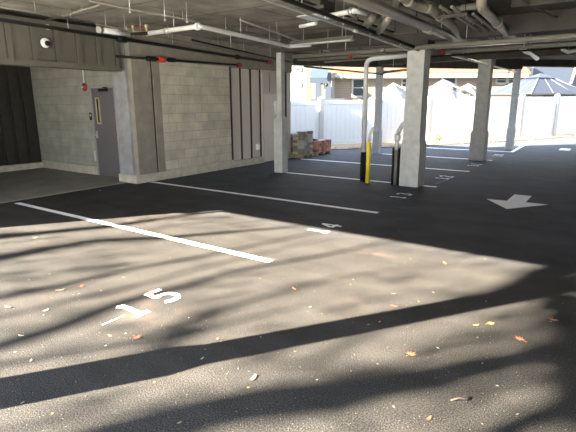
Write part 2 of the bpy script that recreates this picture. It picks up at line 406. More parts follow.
# beams
struct(MB().b2((-8.28, .1, 2.65), (12, .5, ZS)), 'trim_3', 'conc')
struct(MB().b2((1.7, .1, 0), (12, .5, 2.65)), 'wall_entry_blocker', 'conc')  # unseen wall, added to cut sky and bounce light on the right ceiling
bm_ = MB()
def obeam(mb, a, b, w, z0, z1):
    a = Vector((*a, 0)); b = Vector((*b, 0)); d = b-a
    mb.box(((a.x+b.x)/2, (a.y+b.y)/2, (z0+z1)/2), (d.length, w, z1-z0), rz=math.atan2(d.y, d.x))
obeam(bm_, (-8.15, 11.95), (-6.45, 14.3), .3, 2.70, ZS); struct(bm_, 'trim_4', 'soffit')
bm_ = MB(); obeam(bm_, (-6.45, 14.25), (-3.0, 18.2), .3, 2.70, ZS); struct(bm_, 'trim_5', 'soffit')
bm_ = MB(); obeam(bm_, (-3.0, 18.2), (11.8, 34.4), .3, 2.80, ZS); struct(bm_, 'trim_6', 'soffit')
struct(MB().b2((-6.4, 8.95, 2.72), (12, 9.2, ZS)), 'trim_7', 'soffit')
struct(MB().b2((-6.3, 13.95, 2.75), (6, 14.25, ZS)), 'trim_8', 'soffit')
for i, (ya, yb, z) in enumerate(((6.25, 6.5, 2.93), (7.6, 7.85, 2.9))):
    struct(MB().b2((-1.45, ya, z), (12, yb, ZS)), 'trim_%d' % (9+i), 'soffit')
struct(MB().b2((7.5, .5, 0), (7.7, 29.5, ZS)), 'wall_right_blocker', 'soffit')  # unseen wall, added to keep light off the right side

# ------------------------------------------------------------------ columns
def column(c, a, b, zj, top, label, m='column', hook=None):
    t = thing('column', label, 'column', (c[0], c[1], 0), 'columns holding up the garage slab')
    MB().frustum(c, (b, b), (b, b), zj-.02, top).build('shaft', m, t)
    j = MB(); j.frustum(c, (a, a), (a, a), 0, zj-.06); j.frustum(c, (a, a), (b+.004, b+.004), zj-.06, zj+.02)
    j.build('base_jacket', m, t)
    return t
column((-6.5, 9.07), .118, .068, 1.3, 2.72, 'slim pale grey column beside the wall door, leftmost in view')
cB = column((-3.24, 9.0), .19, .165, .88, 2.58, 'stout pale concrete column with the grey pvc elbow pipe at its foot')
MB().b2((-3.46, 8.80, 2.575), (-3.02, 9.2, 2.72)).build('shade_block', 'soffit', cB)  # dark block painting in the shade at the column top
column((-3.2, 14.2), .20, .165, .82, 2.75, 'thick grey column behind the stout one, in front of the brown house')
column((-3.03, 18.05), .122, .10, .77, 2.70, 'slender farthest column at the corner of the last white stall line')
column((-6.33, 14.17), .11, .09, .78, 2.70, 'narrow grey column directly behind the downpipe and yellow bollard', 'colgrey')
column((-3.17, .3), .123, .093, .85, 2.65, 'column at the front opening whose long shadow crosses the sunlit asphalt')

# ------------------------------------------------------------------ paint on the floor
ZP = .004
def flat(pts, z=ZP): return MB().poly([(x, y, z) for x, y in pts])
def pline(y, x0, x1, label, w=.1):
    tag(flat([(x0, y-w/2), (x1, y-w/2), (x1, y+w/2), (x0, y+w/2)]).build('parking_line', 'paint', None, (x0, y, 0)), label, 'parking line', 'white stall lines')
pline(3.685, -8.08, -2.78, 'nearest white stall line, between stall numbers 15 and 14, starting by the alcove slab', .098)
pline(6.36, -7.93, -2.78, 'second white stall line from the front, starting beside the block wall')
pline(9.05, -6.36, -2.75, 'white stall line running from the slim column past the yellow bollard')
pline(11.6, -7.6, -2.77, 'white stall line starting beside the grey paver pallets')
pline(14.23, -6.2, -2.80, 'white stall line passing under the thick grey column')
L6 = flat([(-6.1, 17.05), (-2.73, 17.05), (-2.73, 17.06), (-2.93, 23.15), (-3.04, 23.15), (-2.84, 17.16), (-6.1, 17.16)])
tag(L6.build('parking_line', 'paint', None, (-2.8, 17.1, 0)), 'farthest white stall line, bending away toward the fence at its right end', 'parking line', 'white stall lines')

# stencil numerals: glyph local u (reading direction = +Y), v (up = -X)
def stroke(mb, pts, w, ox, oy, z):
    for a, b in zip(pts, pts[1:]):
        a = Vector(a); b = Vector(b); d = (b-a).normalized(); n = Vector((-d.y, d.x))*w/2
        q = [a-n, b-n, b+n, a+n]
        vs = [(ox-p.y, oy+p.x, z) for p in q]
        mb.poly(vs); z += .00012
    return z
def glyph(mb, ch, oy, ox, s=.3, z=ZP, w=.048):
    st = {'1': [[(-.035, .245), (.0, .275), (.0, .055)], [(-.06, .024), (.06, .024)]],
          '0': [[(0, .276), (-.05, .25), (-.068, .15), (-.05, .05), (0, .024), (.05, .05), (.068, .15), (.05, .25), (0, .276)]],
          '2': [[(-.07, .22), (-.04, .268), (.01, .276), (.06, .24), (.055, .185), (-.07, .03)], [(-.075, .024), (.08, .024)]],
          '3': [[(-.07, .24), (-.02, .276), (.045, .255), (.055, .2), (.0, .155)], [(0, .15), (.06, .11), (.055, .05), (0, .024), (-.07, .05)]],
          '4': [[(.03, 0), (.03, .295)], [(.02, .28), (-.085, .1)], [(-.085, .088), (.085, .088)]],
          '5': [[(.07, .276), (-.045, .276)], [(-.055, .295), (-.06, .165)], [(-.06, .165), (0, .185), (.06, .15), (.072, .09), (.045, .036), (-.02, .02), (-.075, .05)]],
          '6': [[(.06, .26), (-.01, .27), (-.06, .18), (-.065, .09), (-.02, .025), (.04, .03), (.065, .09), (.03, .15), (-.05, .13)]],
          '7': [[(-.075, .276), (.075, .276)], [(.07, .27), (-.02, 0)]]}[ch]
    for p in st:
        z = stroke(mb, [(a*s/.3, b*s/.3) for a, b in p], w, ox, oy, z)
def number(txt, x, y, gap, label, m='paint', s=.3, w=.048):
    t = thing('stall_number', label, 'stall number', (x-.15, y, 0), 'stencilled stall numbers')
    for i, ch in enumerate(txt):
        mb = MB(); glyph(mb, ch, y+(i-.5)*gap, x, s, ZP, w); mb.build('digit', m, t)
number('15', -2.84, 2.285, .335, 'white stencilled number 15 on the sunlit asphalt, largest in view', 'paint', .33, .05)
number('14', -2.85, 5.15, .33, 'white stencilled number 14 at the edge of the sunlight', 'paint')
number('13', -2.85, 7.83, .32, 'white stencilled number 13 in front of the stout column', 'oldpaint')
number('12', -2.85, 10.35, .32, 'faint stencilled number 12 just behind the stout column', 'oldpaint')
number('11', -2.83, 12.95, .34, 'faint stencilled number 11 near the foot of the thick grey column', 'oldpaint')
number('10', -2.8, 15.75, .34, 'small stencilled number 10 inside the bend of the farthest line', 'oldpaint')
pp = onz(565, 149.5)
tag(flat([(pp.x-.16, pp.y-.35), (pp.x+.16, pp.y-.35), (pp.x+.16, pp.y+.35), (pp.x-.16, pp.y+.35)]).build('painted_mark', 'oldpaint', None, (pp.x, pp.y, 0)), 'short white painted mark far across the drive aisle at the right', 'painted mark')
ar = [(487, 199.5), (508, 209), (547, 204.7), (527, 202.2), (530, 196), (515, 195), (509, 201)]
ap = [(-1.68, 8.36), (-1.24, 7.70), (-.75, 8.42), (-1.08, 8.42), (-1.08, 9.06), (-1.36, 9.06), (-1.36, 8.38)]
tag(flat([(x, y) for x, y in ap]).build('direction_arrow', 'paint', None, (-1.24, 8.4, 0)), 'white painted traffic arrow with short shaft pointing toward the camera', 'arrow')
for (a, b, lab) in (((-2.96, 1.83), (-2.96, 2.03), 'thin chalk tick mark beside the painted number 15'), ((-2.89, 9.4), (-2.82, 10.56), 'thin pale chalk layout line beside the faint number 12'), ((-2.8, 8.75), (-2.5, 8.75), None)):
    if not lab: continue
    d = (Vector(b)-Vector(a)).normalized(); n = Vector((-d.y, d.x))*.006
    q = [Vector(a)-n, Vector(b)-n, Vector(b)+n, Vector(a)+n]
    tag(flat([(p.x, p.y) for p in q]).build('chalk_mark', 'paint' if 'tick' in lab else 'chalk', None, (*a, 0)), lab, 'chalk mark')

# ------------------------------------------------------------------ pipes
def pipe(name, label, cat, pts, r, m, loc=None, group=None, parts=()):
    t = thing(name, label, cat, loc or pts[0], group)
    MB().tube(pts, r).build('tube', m, t)
    for nm, a, b, rr, mm in parts: MB().rod(a, b, rr).build(nm, mm, t)
    return t
def V(*a): return Vector(a)
def ZT(x): return ZS-.03 if x > -2.9 else ZS
def hang(x, y, z, r=.007): return ('hanger', (x, y, z), (x, y, ZT(x)), r, 'zinc')
# left
pipe('sprinkler_main', 'long black sprinkler pipe along the ceiling above the left wall', 'pipe', [V(-7.85, .55, 2.93), V(-7.85, 10.42, 2.675)], .032, 'black',
     parts=[hang(-7.85, y, 2.8) for y in (2.5, 4.8, 7.1, 9.4)]+[('end_fitting', (-7.85, 10.36, 2.68), (-7.85, 10.5, 2.67), .055, 'red'), ('tee', (-7.85, 9.1, 2.71), (-7.85, 9.24, 2.706), .05, 'black'), ('coupling', (-7.85, 5.75, 2.79), (-7.85, 5.95, 2.785), .06, 'black')])
pipe('wall_sprinkler_pipe', 'black pipe with a red coupling across the top of the block wall', 'pipe', [V(-7.86, 5.7, 2.47), V(-7.86, 9.22, 2.525)], .024, 'black',
     parts=[('coupling', (-7.86, 6.42, 2.482), (-7.86, 6.62, 2.486), .052, 'black'), ('red_coupling', (-7.86, 6.70, 2.488), (-7.86, 6.86, 2.49), .06, 'redbright'), ('valve', (-7.86, 6.96, 2.492), (-7.86, 7.15, 2.495), .042, 'black'),
            ('end_fitting', (-7.86, 9.16, 2.525), (-7.86, 9.28, 2.526), .055, 'red'), ('bracket', (-7.99, 7.9, 2.505), (-7.86, 7.9, 2.505), .015, 'zinc'), ('bracket', (-7.99, 6.3, 2.48), (-7.86, 6.3, 2.48), .015, 'zinc')])
pipe('insulated_pipe', 'silver jacketed pipe bending along the ceiling from the fittings toward the slim column', 'pipe',
     path([V(-6.62, 5.49, 2.75), V(-5.43, 5.46, 2.75), V(-5.80, 8.4, 2.75), V(-5.3, 8.45, 2.75)], .07), .036, 'silver',
     parts=[hang(-6.0, 5.475, 2.75), hang(-5.57, 6.6, 2.75), hang(-5.7, 7.6, 2.75), ('collar', (-6.2, 5.48, 2.75), (-6.12, 5.478, 2.75), .052, 'zinc'), ('collar', (-5.5, 5.47, 2.75), (-5.44, 5.46, 2.75), .055, 'silver')])
pipe('insulated_pipe', 'short fat white insulated pipe hung above the ribbed header', 'pipe', [V(-6.94, 4.8, 2.75), V(-6.98, 5.36, 2.75)], .045, 'silver',
     parts=[hang(-6.95, 4.9, 2.75), hang(-6.975, 5.28, 2.75), ('end_cap', (-6.935, 4.74, 2.75), (-6.94, 4.81, 2.75), .055, 'zinc')])
va = thing('valve_assembly', 'cluster of brass and steel valve fittings at the ceiling above the pier', 'valve', (-6.9, 5.5, 2.72))
MB().rod((-6.98, 5.36, 2.75), (-6.62, 5.49, 2.75), .028).build('tube', 'black', va)
for i, (x, y) in enumerate(((-6.95, 5.42), (-6.86, 5.5), (-6.76, 5.56), (-6.70, 5.5))):
    MB().rod((x, y, 2.72), (x, y, 2.86), .016).lathe([(.028, 0), (.028, .03), (.012, .035)], (x, y, 2.86), 10).build('valve_stem', ('brass', 'red', 'zinc', 'brass')[i], va)
MB().rod((-6.98, 5.4, 2.78), (-6.66, 5.6, 2.78), .018).build('manifold', 'zinc', va)
MB().rod((-6.85, 5.5, 2.8), (-6.85, 5.5, ZS), .008).build('hanger', 'zinc', va)
def thin(a, b, z, label, r=.014, m='greypipe'):
    A = onz(*a, z); B = onz(*b, z)
    h = [(A*(1-t)+B*t) for t in (.35, .7)]
    pipe('conduit', label, 'conduit', [A, B], r, m, None, 'thin conduits under the slab', [hang(p.x, p.y, p.z, .004) for p in h])
thin((-6, 5.5), (98, 23.5), 2.9, 'thin grey conduit under the slab in the top left corner')
thin((90, 1), (288, 40.5), 2.92, 'long thin conduit crossing the slab above the silver jacketed pipe')
thin((96, 24), (250, 55), 2.8, 'thin conduit close beside the black sprinkler pipe over the block wall', .012)
thin((45, 21), (100, 5), 2.98, 'pale conduit crossing the slab above the dome camera', .014, 'pvc')
for i, (x, y, lab) in enumerate(((165, 20, 'thin threaded rod hanging above the bend of the silver pipe'), (226, 34, 'thin threaded rod dropping past the long conduit above the block wall'), (130, 12, 'thin threaded rod hanging above the valve cluster'), (187, 22, 'short threaded rod nearest left of the silver pipe bend'), (279, 45, 'thin threaded rod above the slim column'))):
    p = onz(x, y, 2.78)
    t = thing('hanger_rod', lab, 'hanger rod', (p.x, p.y, 2.78), 'threaded rods hanging from the slab')
    MB().rod(p, (p.x, p.y, ZS), .006, 6).build('rod', 'zinc', t); MB().lathe([(.016, -.01), (.016, .01)], p, 6).build('nut', 'zinc', t)
# centre
pipe('sprinkler_pipe', 'black sprinkler pipe running overhead to the top of the stout column', 'pipe', [V(-3.2, .55, 2.86), V(-3.2, 8.76, 2.575)], .027, 'black',
     parts=[hang(-3.2, 4.9, 2.7), hang(-3.2, 7.2, 2.63), ('end_fitting', (-3.2, 8.7, 2.577), (-3.2, 8.82, 2.573), .05, 'red'), ('coupling', (-3.2, 6.9, 2.637), (-3.2, 7.02, 2.633), .04, 'black')])
pipe('conduit', 'bright galvanised conduit strapped just under the black sprinkler pipe', 'conduit', [V(-3.24, .55, 2.80), V(-3.24, 8.5, 2.525)], .014, 'zinc',
     parts=[('coupling', (-3.24, 6.3, 2.601), (-3.24, 6.42, 2.597), .022, 'silver'), ('strap', (-3.24, 5.5, 2.62), (-3.2, 5.5, 2.70), .008, 'zinc'), ('strap', (-3.24, 8, 2.54), (-3.2, 8, 2.62), .008, 'zinc'), hang(-3.24, 6.0, 2.62, .005)])
pipe('drain_pipe', 'long fat beige drain pipe overhead ending above the stout column', 'pipe', [V(-2.62, .55, 2.78), V(-2.5, 9.3, 2.68)], .068, 'pvc',
     parts=[hang(-2.6, 5.6, 2.74), hang(-2.54, 8, 2.7), ('coupling', (-2.54, 7.3, 2.70), (-2.535, 7.5, 2.70), .082, 'pvc')])
pipe('drain_pipe', 'beige drain pipe with elbow dropping into the long fat one above the aisle', 'pipe',
     path([V(-2.34, 5.5, ZS-.034), V(-2.34, 5.505, 2.86), V(-2.33, 6.35, 2.82), V(-2.22, 6.5, 2.8), V(-2.36, 8.1, 2.78), V(-2.5, 8.75, 2.71)], .12), .06, 'pvc',
     parts=[('collar', (-2.335, 5.95, 2.835), (-2.33, 6.1, 2.83), .073, 'pvc'), ('collar', (-2.26, 7.0, 2.795), (-2.275, 7.15, 2.793), .073, 'pvc')])
pipe('drain_pipe', 'fat grey drain pipe dropping from the slab and elbowing away at upper right', 'pipe',
     path([V(-1.62, 6.62, ZS-.034), V(-1.62, 6.62, 2.79), V(-1.82, 9.95, 2.77)], .14), .065, 'pvc',
     parts=[('collar', (-1.70, 8.0, 2.784), (-1.712, 8.2, 2.783), .078, 'pvc'), ('collar', (-1.77, 9.1, 2.777), (-1.78, 9.25, 2.776), .078, 'pvc')])
pipe('branch_pipe', 'grey horizontal branch pipe curving into the drain drop at upper right', 'pipe', path([V(-1.66, 6.95, 2.86), V(-2.05, 7.0, 2.86), V(-2.05, 7.9, 2.84)], .12), .045, 'greypipe')
for x, y0, y1, z, lab in ((-2.1, 6.5, 10.2, 2.78, 'leftmost thin pipe of the three beyond the fat beige elbow'), (-1.98, 6.6, 10.2, 2.78, 'middle thin pipe of the three beyond the fat beige elbow'), (-1.88, 7.3, 10.3, 2.78, 'rightmost thin pipe of the three beyond the fat beige elbow')):
    pipe('conduit', lab, 'conduit', [V(x, y0, z+.04), V(x-.08, y1, z)], .02, 'greypipe', None, 'thin pipes at upper right', [hang(x-.04, (y0+y1)/2, z+.02, .005), ('lit_end', (x-.075, y1-.3, z+.003), (x-.081, y1+.02, z), .023, 'silver')])  # silver tips paint in the light on the pipe ends
pipe('cross_pipe', 'long grey pipe crossing the whole garage in front of the stout column top', 'pipe', [V(-5.85, 8.62, 2.565), V(7.4, 8.62, 2.60)], .042, 'greypipe',
     parts=[hang(x, 8.62, 2.58) for x in (-4.6, -2.3, -.3, 2)]+[('coupling', (-3.9, 8.62, 2.57), (-3.75, 8.62, 2.57), .052, 'greypipe')])
pipe('cross_pipe', 'grey pipe crossing to the right just behind the stout column top', 'pipe', [V(-3.12, 9.95, 2.6), V(7.4, 9.85, 2.6)], .04, 'greypipe',
     parts=[('end_fitting', (-3.16, 9.95, 2.6), (-3.04, 9.95, 2.6), .055, 'red')]+[hang(x, 9.9, 2.6) for x in (-1.6, 1, 3)])
pipe('cross_pipe', 'grey pipe with a small red tee between the slim and stout columns', 'pipe', [V(-6.4, 9.65, 2.585), V(-3.45, 9.58, 2.60)], .034, 'greypipe',
     parts=[('red_tee', (-5.06, 9.62, 2.595), (-4.94, 9.62, 2.595), .05, 'red'), hang(-5.8, 9.64, 2.59), hang(-4.2, 9.6, 2.6)])
pipe('cross_pipe', 'thick grey pipe highest behind the strip light on the ceiling', 'pipe', [V(-6.4, 10.9, 2.66), V(-3.3, 10.9, 2.70)], .05, 'pvc', parts=[hang(-5.5, 10.9, 2.66), hang(-4, 10.9, 2.69)])
pipe('sprinkler_branch', 'pale sprinkler branch running from the red fitting back past the thick grey column', 'pipe', [V(-3.17, 10.2, 2.6), V(-3.02, 17.6, 2.6)], .024, 'silver',
     parts=[hang(-3.14, 11.6, 2.6), hang(-3.08, 14.7, 2.6), ('sprinkler_head', (-3.10, 13.5, 2.6), (-3.10, 13.5, 2.5), .018, 'zinc'), ('sprinkler_head', (-3.04, 16.6, 2.6), (-3.04, 16.6, 2.5), .018, 'zinc')])
pipe('sprinkler_branch', 'thin black pipe across the top of the far opening left of the downpipe', 'pipe', [onz(304, 66.5, 2.5), onz(383, 74.2, 2.42)], .022, 'black',
     parts=[('hanger', onz(321, 68.3, 2.483), onz(321, 68.3, 2.483)+V(0, 0, .5), .012, 'black')])
pipe('cross_pipe', 'thin grey pipe tying the downpipe back to the stout column near the far opening', 'pipe', [onz(377, 73, 2.36), onz(409, 69.5, 2.36)], .03, 'greypipe',
     parts=[('coupling', onz(383, 72.3, 2.36), onz(386, 72, 2.36), .042, 'greypipe'), hang(*onz(393, 71.3, 2.36))])
pipe('flexible_conduit', 'silver flexible conduit hanging beyond the cross pipes at right', 'conduit', [onz(518, 46.5, 2.75), onz(526, 51.5, 2.7), onz(531, 54, 2.68), onz(537, 58.5, 2.66)], [.03, .05, .036, .05], 'silver', parts=[hang(*onz(526, 51.5, 2.7))])
pipe('flexible_conduit', 'short bright conduit near the far right ceiling edge', 'conduit', [onz(562, 49.5, 2.75), onz(568, 52, 2.72), onz(580, 50, 2.73)], [.03, .045, .03], 'silver', parts=[hang(*onz(568, 52, 2.72))])

for (a, b, z, rr, m_, lab) in (
    ((292, 62), (408, 55.5), 2.56, .018, 'black', 'thin black pipe lowest of the cross pipes left of the stout column'),
    ((300, 51), (400, 44.5), 2.66, .016, 'soffit', 'thin dark conduit above the cross pipe left of the stout column'),
    ((430, 57), (576, 47), 2.55, .018, 'black', 'thin black pipe under the cross pipes right of the stout column'),
    ((425, 49), (576, 39.5), 2.62, .014, 'zinc', 'thin galvanised conduit between the two cross pipes at right'),
    ((300, 0), (430, 45), 2.9, .016, 'black', 'thin black conduit between the black sprinkler pipe and the beige drain pipe'),
    ((420, -3), (500, 40), 2.88, .02, 'soffit', 'dark conduit among the drain pipes at upper right'),
    ((445, -3), (530, 42), 2.9, .018, 'black', 'black conduit passing behind the fat grey drain elbow'),
    ((520, 0), (576, 26), 2.92, .02, 'soffit', 'dark conduit in the upper right corner of the ceiling'),
    ((240, 20), (330, 52), 2.86, .014, 'zinc', 'thin galvanised conduit crossing above the strip light'),
    ((192, 40), (290, 62), 2.62, .016, 'black', 'thin black pipe just above the red capped end of the wall sprinkler'),
):
    A_, B_ = onz(*a, z), onz(*b, z)
    pipe('conduit', lab, 'conduit', [A_, B_], rr, m_, None, 'thin pipes under the slab', [hang(*(A_.lerp(B_, q_)), .005) for q_ in (.3, .72)])
for (px, py, z, lab) in ((311, 8, 2.8, 'small trapeze bracket left of the duct box'), (345, 20, 2.72, 'trapeze bracket holding the black sprinkler pipe'), (405, 33, 2.66, 'trapeze bracket under the fat beige drain pipe'), (452, 16, 2.74, 'trapeze bracket under the three thin pipes at upper right')):
    p = onz(px, py, z)
    t = thing('pipe_bracket', lab, 'bracket', (p.x, p.y, z), 'trapeze brackets under the slab')
    MB().b2((p.x-.2, p.y-.02, z-.02), (p.x+.2, p.y+.02, z+.02), bev=.004).build('strut', 'soffit', t)
    for q_ in (-.17, .17): MB().rod((p.x+q_, p.y, z-.04), (p.x+q_, p.y, ZT(p.x+q_)), .007, 6).build('rod', 'black', t)
# strip light along X
t = thing('strip_light', 'long unlit fluorescent strip fixture hung from the slab left of centre', 'light fixture', (-4.83, 8.08, 2.75))
MB().poly([(-5.5, 8.0, 2.73), (-5.5, 8.2, 2.73), (-5.5, 8.15, 2.80), (-5.5, 8.05, 2.80)], (1.36, 0, 0)).build('housing', 'greypipe', t)
MB().b2((-5.46, 8.03, 2.715), (-4.18, 8.17, 2.735), bev=.004).build('diffuser', 'palepvc', t)
for x in (-5.25, -4.4): MB().rod((x, 8.1, 2.79), (x, 8.1, ZS), .006, 6).build('hanger', 'zinc', t)
# duct box and silver stub
t = thing('duct_box', 'small grey duct box under the slab above the strip light', 'duct', (-4.5, 6.1, 2.78))
a = onz(298, 12, 2.9)
MB().b2((a.x, a.y, 2.84), (a.x+.38, a.y+.4, ZS-.002), bev=.01).build('box', 'soffit', t)
MB().b2((a.x-.02, a.y-.02, 2.83), (a.x+.40, a.y+.42, 2.845)).build('flange', 'zinc', t)
pipe('insulated_pipe', 'short bright silver pipe with a down elbow right of the duct box', 'pipe', path([onz(326, 16.5, 2.78), onz(355, 10.5, 2.78), onz(355, 10.5, 2.78)+V(0.03, .3, 0)], .05), .034, 'silver', parts=[('collar', onz(350, 11.5, 2.78), onz(353, 10.9, 2.78), .05, 'zinc')])
pipe('insulated_pipe', 'short silver pipe stub under the duct box flange', 'pipe', [onz(300, 26.5, 2.75), onz(316, 23.3, 2.75)], .026, 'silver', parts=[('hanger', onz(308, 25, 2.75), onz(308, 25, 2.75)+V(0, 0, .3), .005, 'zinc')])
pipe('pipe_elbow', 'grey pipe elbow turned up beside the fat beige drain pipe', 'pipe', path([onz(379, 31, 2.66), onz(388, 19, 2.74), onz(388, 19, 2.74)+V(.1, .1, .3)], .06), .055, 'pvc')
pipe('pipe_elbow', 'grey pipe elbow curving above the galvanised conduit, left of its twin', 'pipe', path([onz(366, 26, 2.7), onz(372, 18, 2.76), onz(378, 14, 2.9)], .06), .06, 'greypipe')

# downpipe with boot, elbow at top
b0 = V(-4.27, 8.9, 0)
t = thing('downpipe', 'tall pale downpipe with a black lower sleeve beside the yellow bollard', 'pipe', b0)
MB().tube(path([V(-4.27, 8.9, .6), V(-4.27, 8.9, 2.45), V(-3.45, 9.1, 2.50)], .14), .048).build('tube', 'palepvc', t)
MB().tube([V(-4.27, 8.9, 0), V(-4.27, 8.9, .62)], .056).build('black_sleeve', 'black', t)
MB().tube([V(-4.27, 8.9, 1.15), V(-4.27, 8.9, 1.27)], .058).build('coupling', 'palepvc', t)
t = thing('bollard', 'slim yellow bollard sleeve with a white pipe rising from its top', 'bollard', (-4.085, 8.75, 0))
MB().lathe([(.042, 0), (.042, .84), (.036, .86)], (-4.085, 8.75, 0)).build('yellow_sleeve', 'yellow', t)
MB().tube(path([V(-4.085, 8.75, .85), V(-4.085, 8.75, .98), V(-4.04, 8.79, 1.08), V(-4.02, 8.8, 1.13)], .03), .026).build('white_pipe', 'white', t)
# pvc at stout column
t = thing('drain_elbow', 'grey pvc drain pipe elbowing from the stout column into a floor sleeve', 'pipe', (-3.53, 8.86, 0))
MB().tube(path([V(-3.40, 8.86, 1.22), V(-3.46, 8.86, 1.16), V(-3.53, 8.86, 1.02), V(-3.53, 8.86, .7)], .07), .045).build('tube', 'palepvc', t)
MB().lathe([(.055, .88), (.064, .93), (.064, .97), (.055, 1.02)], (-3.53, 8.86, 0)).build('hub', 'palepvc', t)
MB().tube([V(-3.53, 8.86, 0), V(-3.53, 8.86, .72)], .042).build('lower_tube', 'greypipe', t)
g = MB(); g.b2((-3.60, 8.80, 0), (-3.578, 8.93, .74)); g.b2((-3.482, 8.80, 0), (-3.46, 8.93, .74)); g.build('guard_channel', 'black', t)

# ------------------------------------------------------------------ small wall fixtures
t = thing('dome_camera', 'white round security camera with black lens on the ribbed header', 'camera', (-8.03, 4.47, 2.6))
rx = Matrix.Rotation(R(90), 4, 'Y')
MB().lathe([(.075, 0), (.078, .025), (.066, .05), (.05, .06)], (-8.045, 4.47, 2.6), 24, rx).build('housing', 'white', t)
MB().lathe([(.044, 0), (.042, .03), (.025, .05), (.005, .057)], (-7.99, 4.48, 2.59), 20, rx).build('lens', 'black', t)
t = thing('motion_sensor', 'tiny white sensor dot on the top rail of the ribbed header', 'sensor', (-8.03, 4.52, 2.86))
MB().lathe([(.04, 0), (.035, .03), (.01, .045)], (-8.04, 4.55, 2.86), 14, rx).build('cover', 'white', t)
MB().lathe([(.05, 0), (.05, .006)], (-8.042, 4.55, 2.86), 14, rx).build('base_ring', 'frame', t)
t = thing('alarm_bell', 'round red fire alarm bell on conduit on the alcove wall', 'alarm bell', (-9.96, 6.33, 1.98))
ry = Matrix.Rotation(R(90), 4, 'X')
MB().lathe([(.085, 0), (.085, .03), (.06, .055), (.02, .065)], (-9.96, 6.352, 1.98), 20, ry).build('gong', 'red', t)
MB().lathe([(.022, 0), (.018, .02)], (-9.96, 6.285, 1.975), 10, ry).build('center_cap', 'white', t)
MB().rod((-9.97, 6.335, 2.05), (-9.97, 6.335, 2.62), .014).build('conduit', 'silver', t)
t = thing('card_reader', 'small black card reader on the alcove wall beside the grey door', 'card reader', (-9.82, 6.33, 1.33))
MB().b2((-9.87, 6.32, 1.25), (-9.77, 6.352, 1.42), bev=.006).build('body', 'black', t)
MB().b2((-9.845, 6.314, 1.33), (-9.80, 6.322, 1.39), bev=.002).build('keypad', 'frame', t)
t = thing('wall_plate', 'pale square cover plate low on the alcove wall left of the door', 'cover plate', (-9.8, 6.33, .44))
MB().b2((-9.86, 6.335, .33), (-9.72, 6.352, .56), bev=.004).build('plate', 'palepvc', t)
MB().lathe([(.008, 0), (.006, .006)], (-9.79, 6.336, .445), 8, ry).build('screw', 'zinc', t)
t = thing('wall_outlet', 'small white weatherproof outlet box low on the metal panels', 'outlet', (-7.99, 10.05, .45))
MB().b2((-8.005, 10.0, .38), (-7.95, 10.11, .53), bev=.008).build('box', 'white', t)
MB().b2((-7.955, 10.012, .40), (-7.94, 10.098, .515), bev=.004).build('cover', 'white', t)

# ------------------------------------------------------------------ pavers on pallets
def pallet(x0, y0, x1, y1, label):
    t = thing('pallet', label, 'pallet', ((x0+x1)/2, (y0+y1)/2, 0), 'wooden pallets')
    n = 4
    for k in range(n):
        y = y0+(y1-y0)*(k+.1)/n
        MB().b2((x0, y, .085), (x1, y+(y1-y0)/n*.8, .105)).build('deck_board', 'wood', t)
    for k in range(3):
        y = y0+(y1-y0)*(.08+k*.42)
        MB().b2((x0, y-.035, 0), (x1, y+.035, .085)).build('bearer', 'wood', t)
    return t
def stack(nx, ny, nz, x0, y0, dx, dy, dz, m, label, group):
    first = None
    for k in range(nz):
        for j in range(ny):
            for i in range(nx):
                if k == nz-1 and (i+2*j) % 5 == 0: continue
                if first is None:
                    mb = MB().box((0, 0, dz/2), (dx*.95, dy*.95, dz*.96), bev=.007)
                    o = first = mb.build('paver', m); 
                else:
                    o = first.copy(); C.objects.link(o)
                o.location = (x0+(i+.5)*dx+random.uniform(-.006, .006), y0+(j+.5)*dy+random.uniform(-.004, .004), .107+k*dz)
                o.rotation_euler.z = random.uniform(-.04, .04)
                tag(o, label, 'paver', group)
pallet(-8.0, 11.72, -7.62, 12.38, 'wooden pallet under the tall grey paver stack')
stack(2, 4, 8, -7.97, 11.74, .165, .155, .085, 'paver', 'grey concrete paver in the tall stack by the end of the wall', 'grey pavers in the tall stack')
pallet(-8.47, 11.9, -8.05, 12.56, 'wooden pallet under the dark paver stack behind the wall end')
stack(2, 4, 7, -8.43, 11.92, .165, .155, .085, 'paver2', 'dark grey paver in the shaded stack behind the tall grey one', 'dark pavers in the shaded stack')
pallet(-8.12, 12.55, -7.62, 13.5, 'wooden pallet under the low red paver stack')
stack(3, 6, 4, -8.1, 12.57, .155, .153, .087, 'redpaver', 'reddish paver in the low stack beside the grey pavers', 'red pavers in the low stack')
t = thing('strap_bundle', 'small black bundle lying on top of the red pavers at their left end', 'bundle', (-7.9, 12.72, .46))
MB().tube([V(-8.0, 12.62, .475), V(-7.9, 12.75, .485), V(-7.78, 12.7, .475), V(-7.75, 12.85, .475)], [.02, .035, .035, .02]).build('roll', 'black', t)

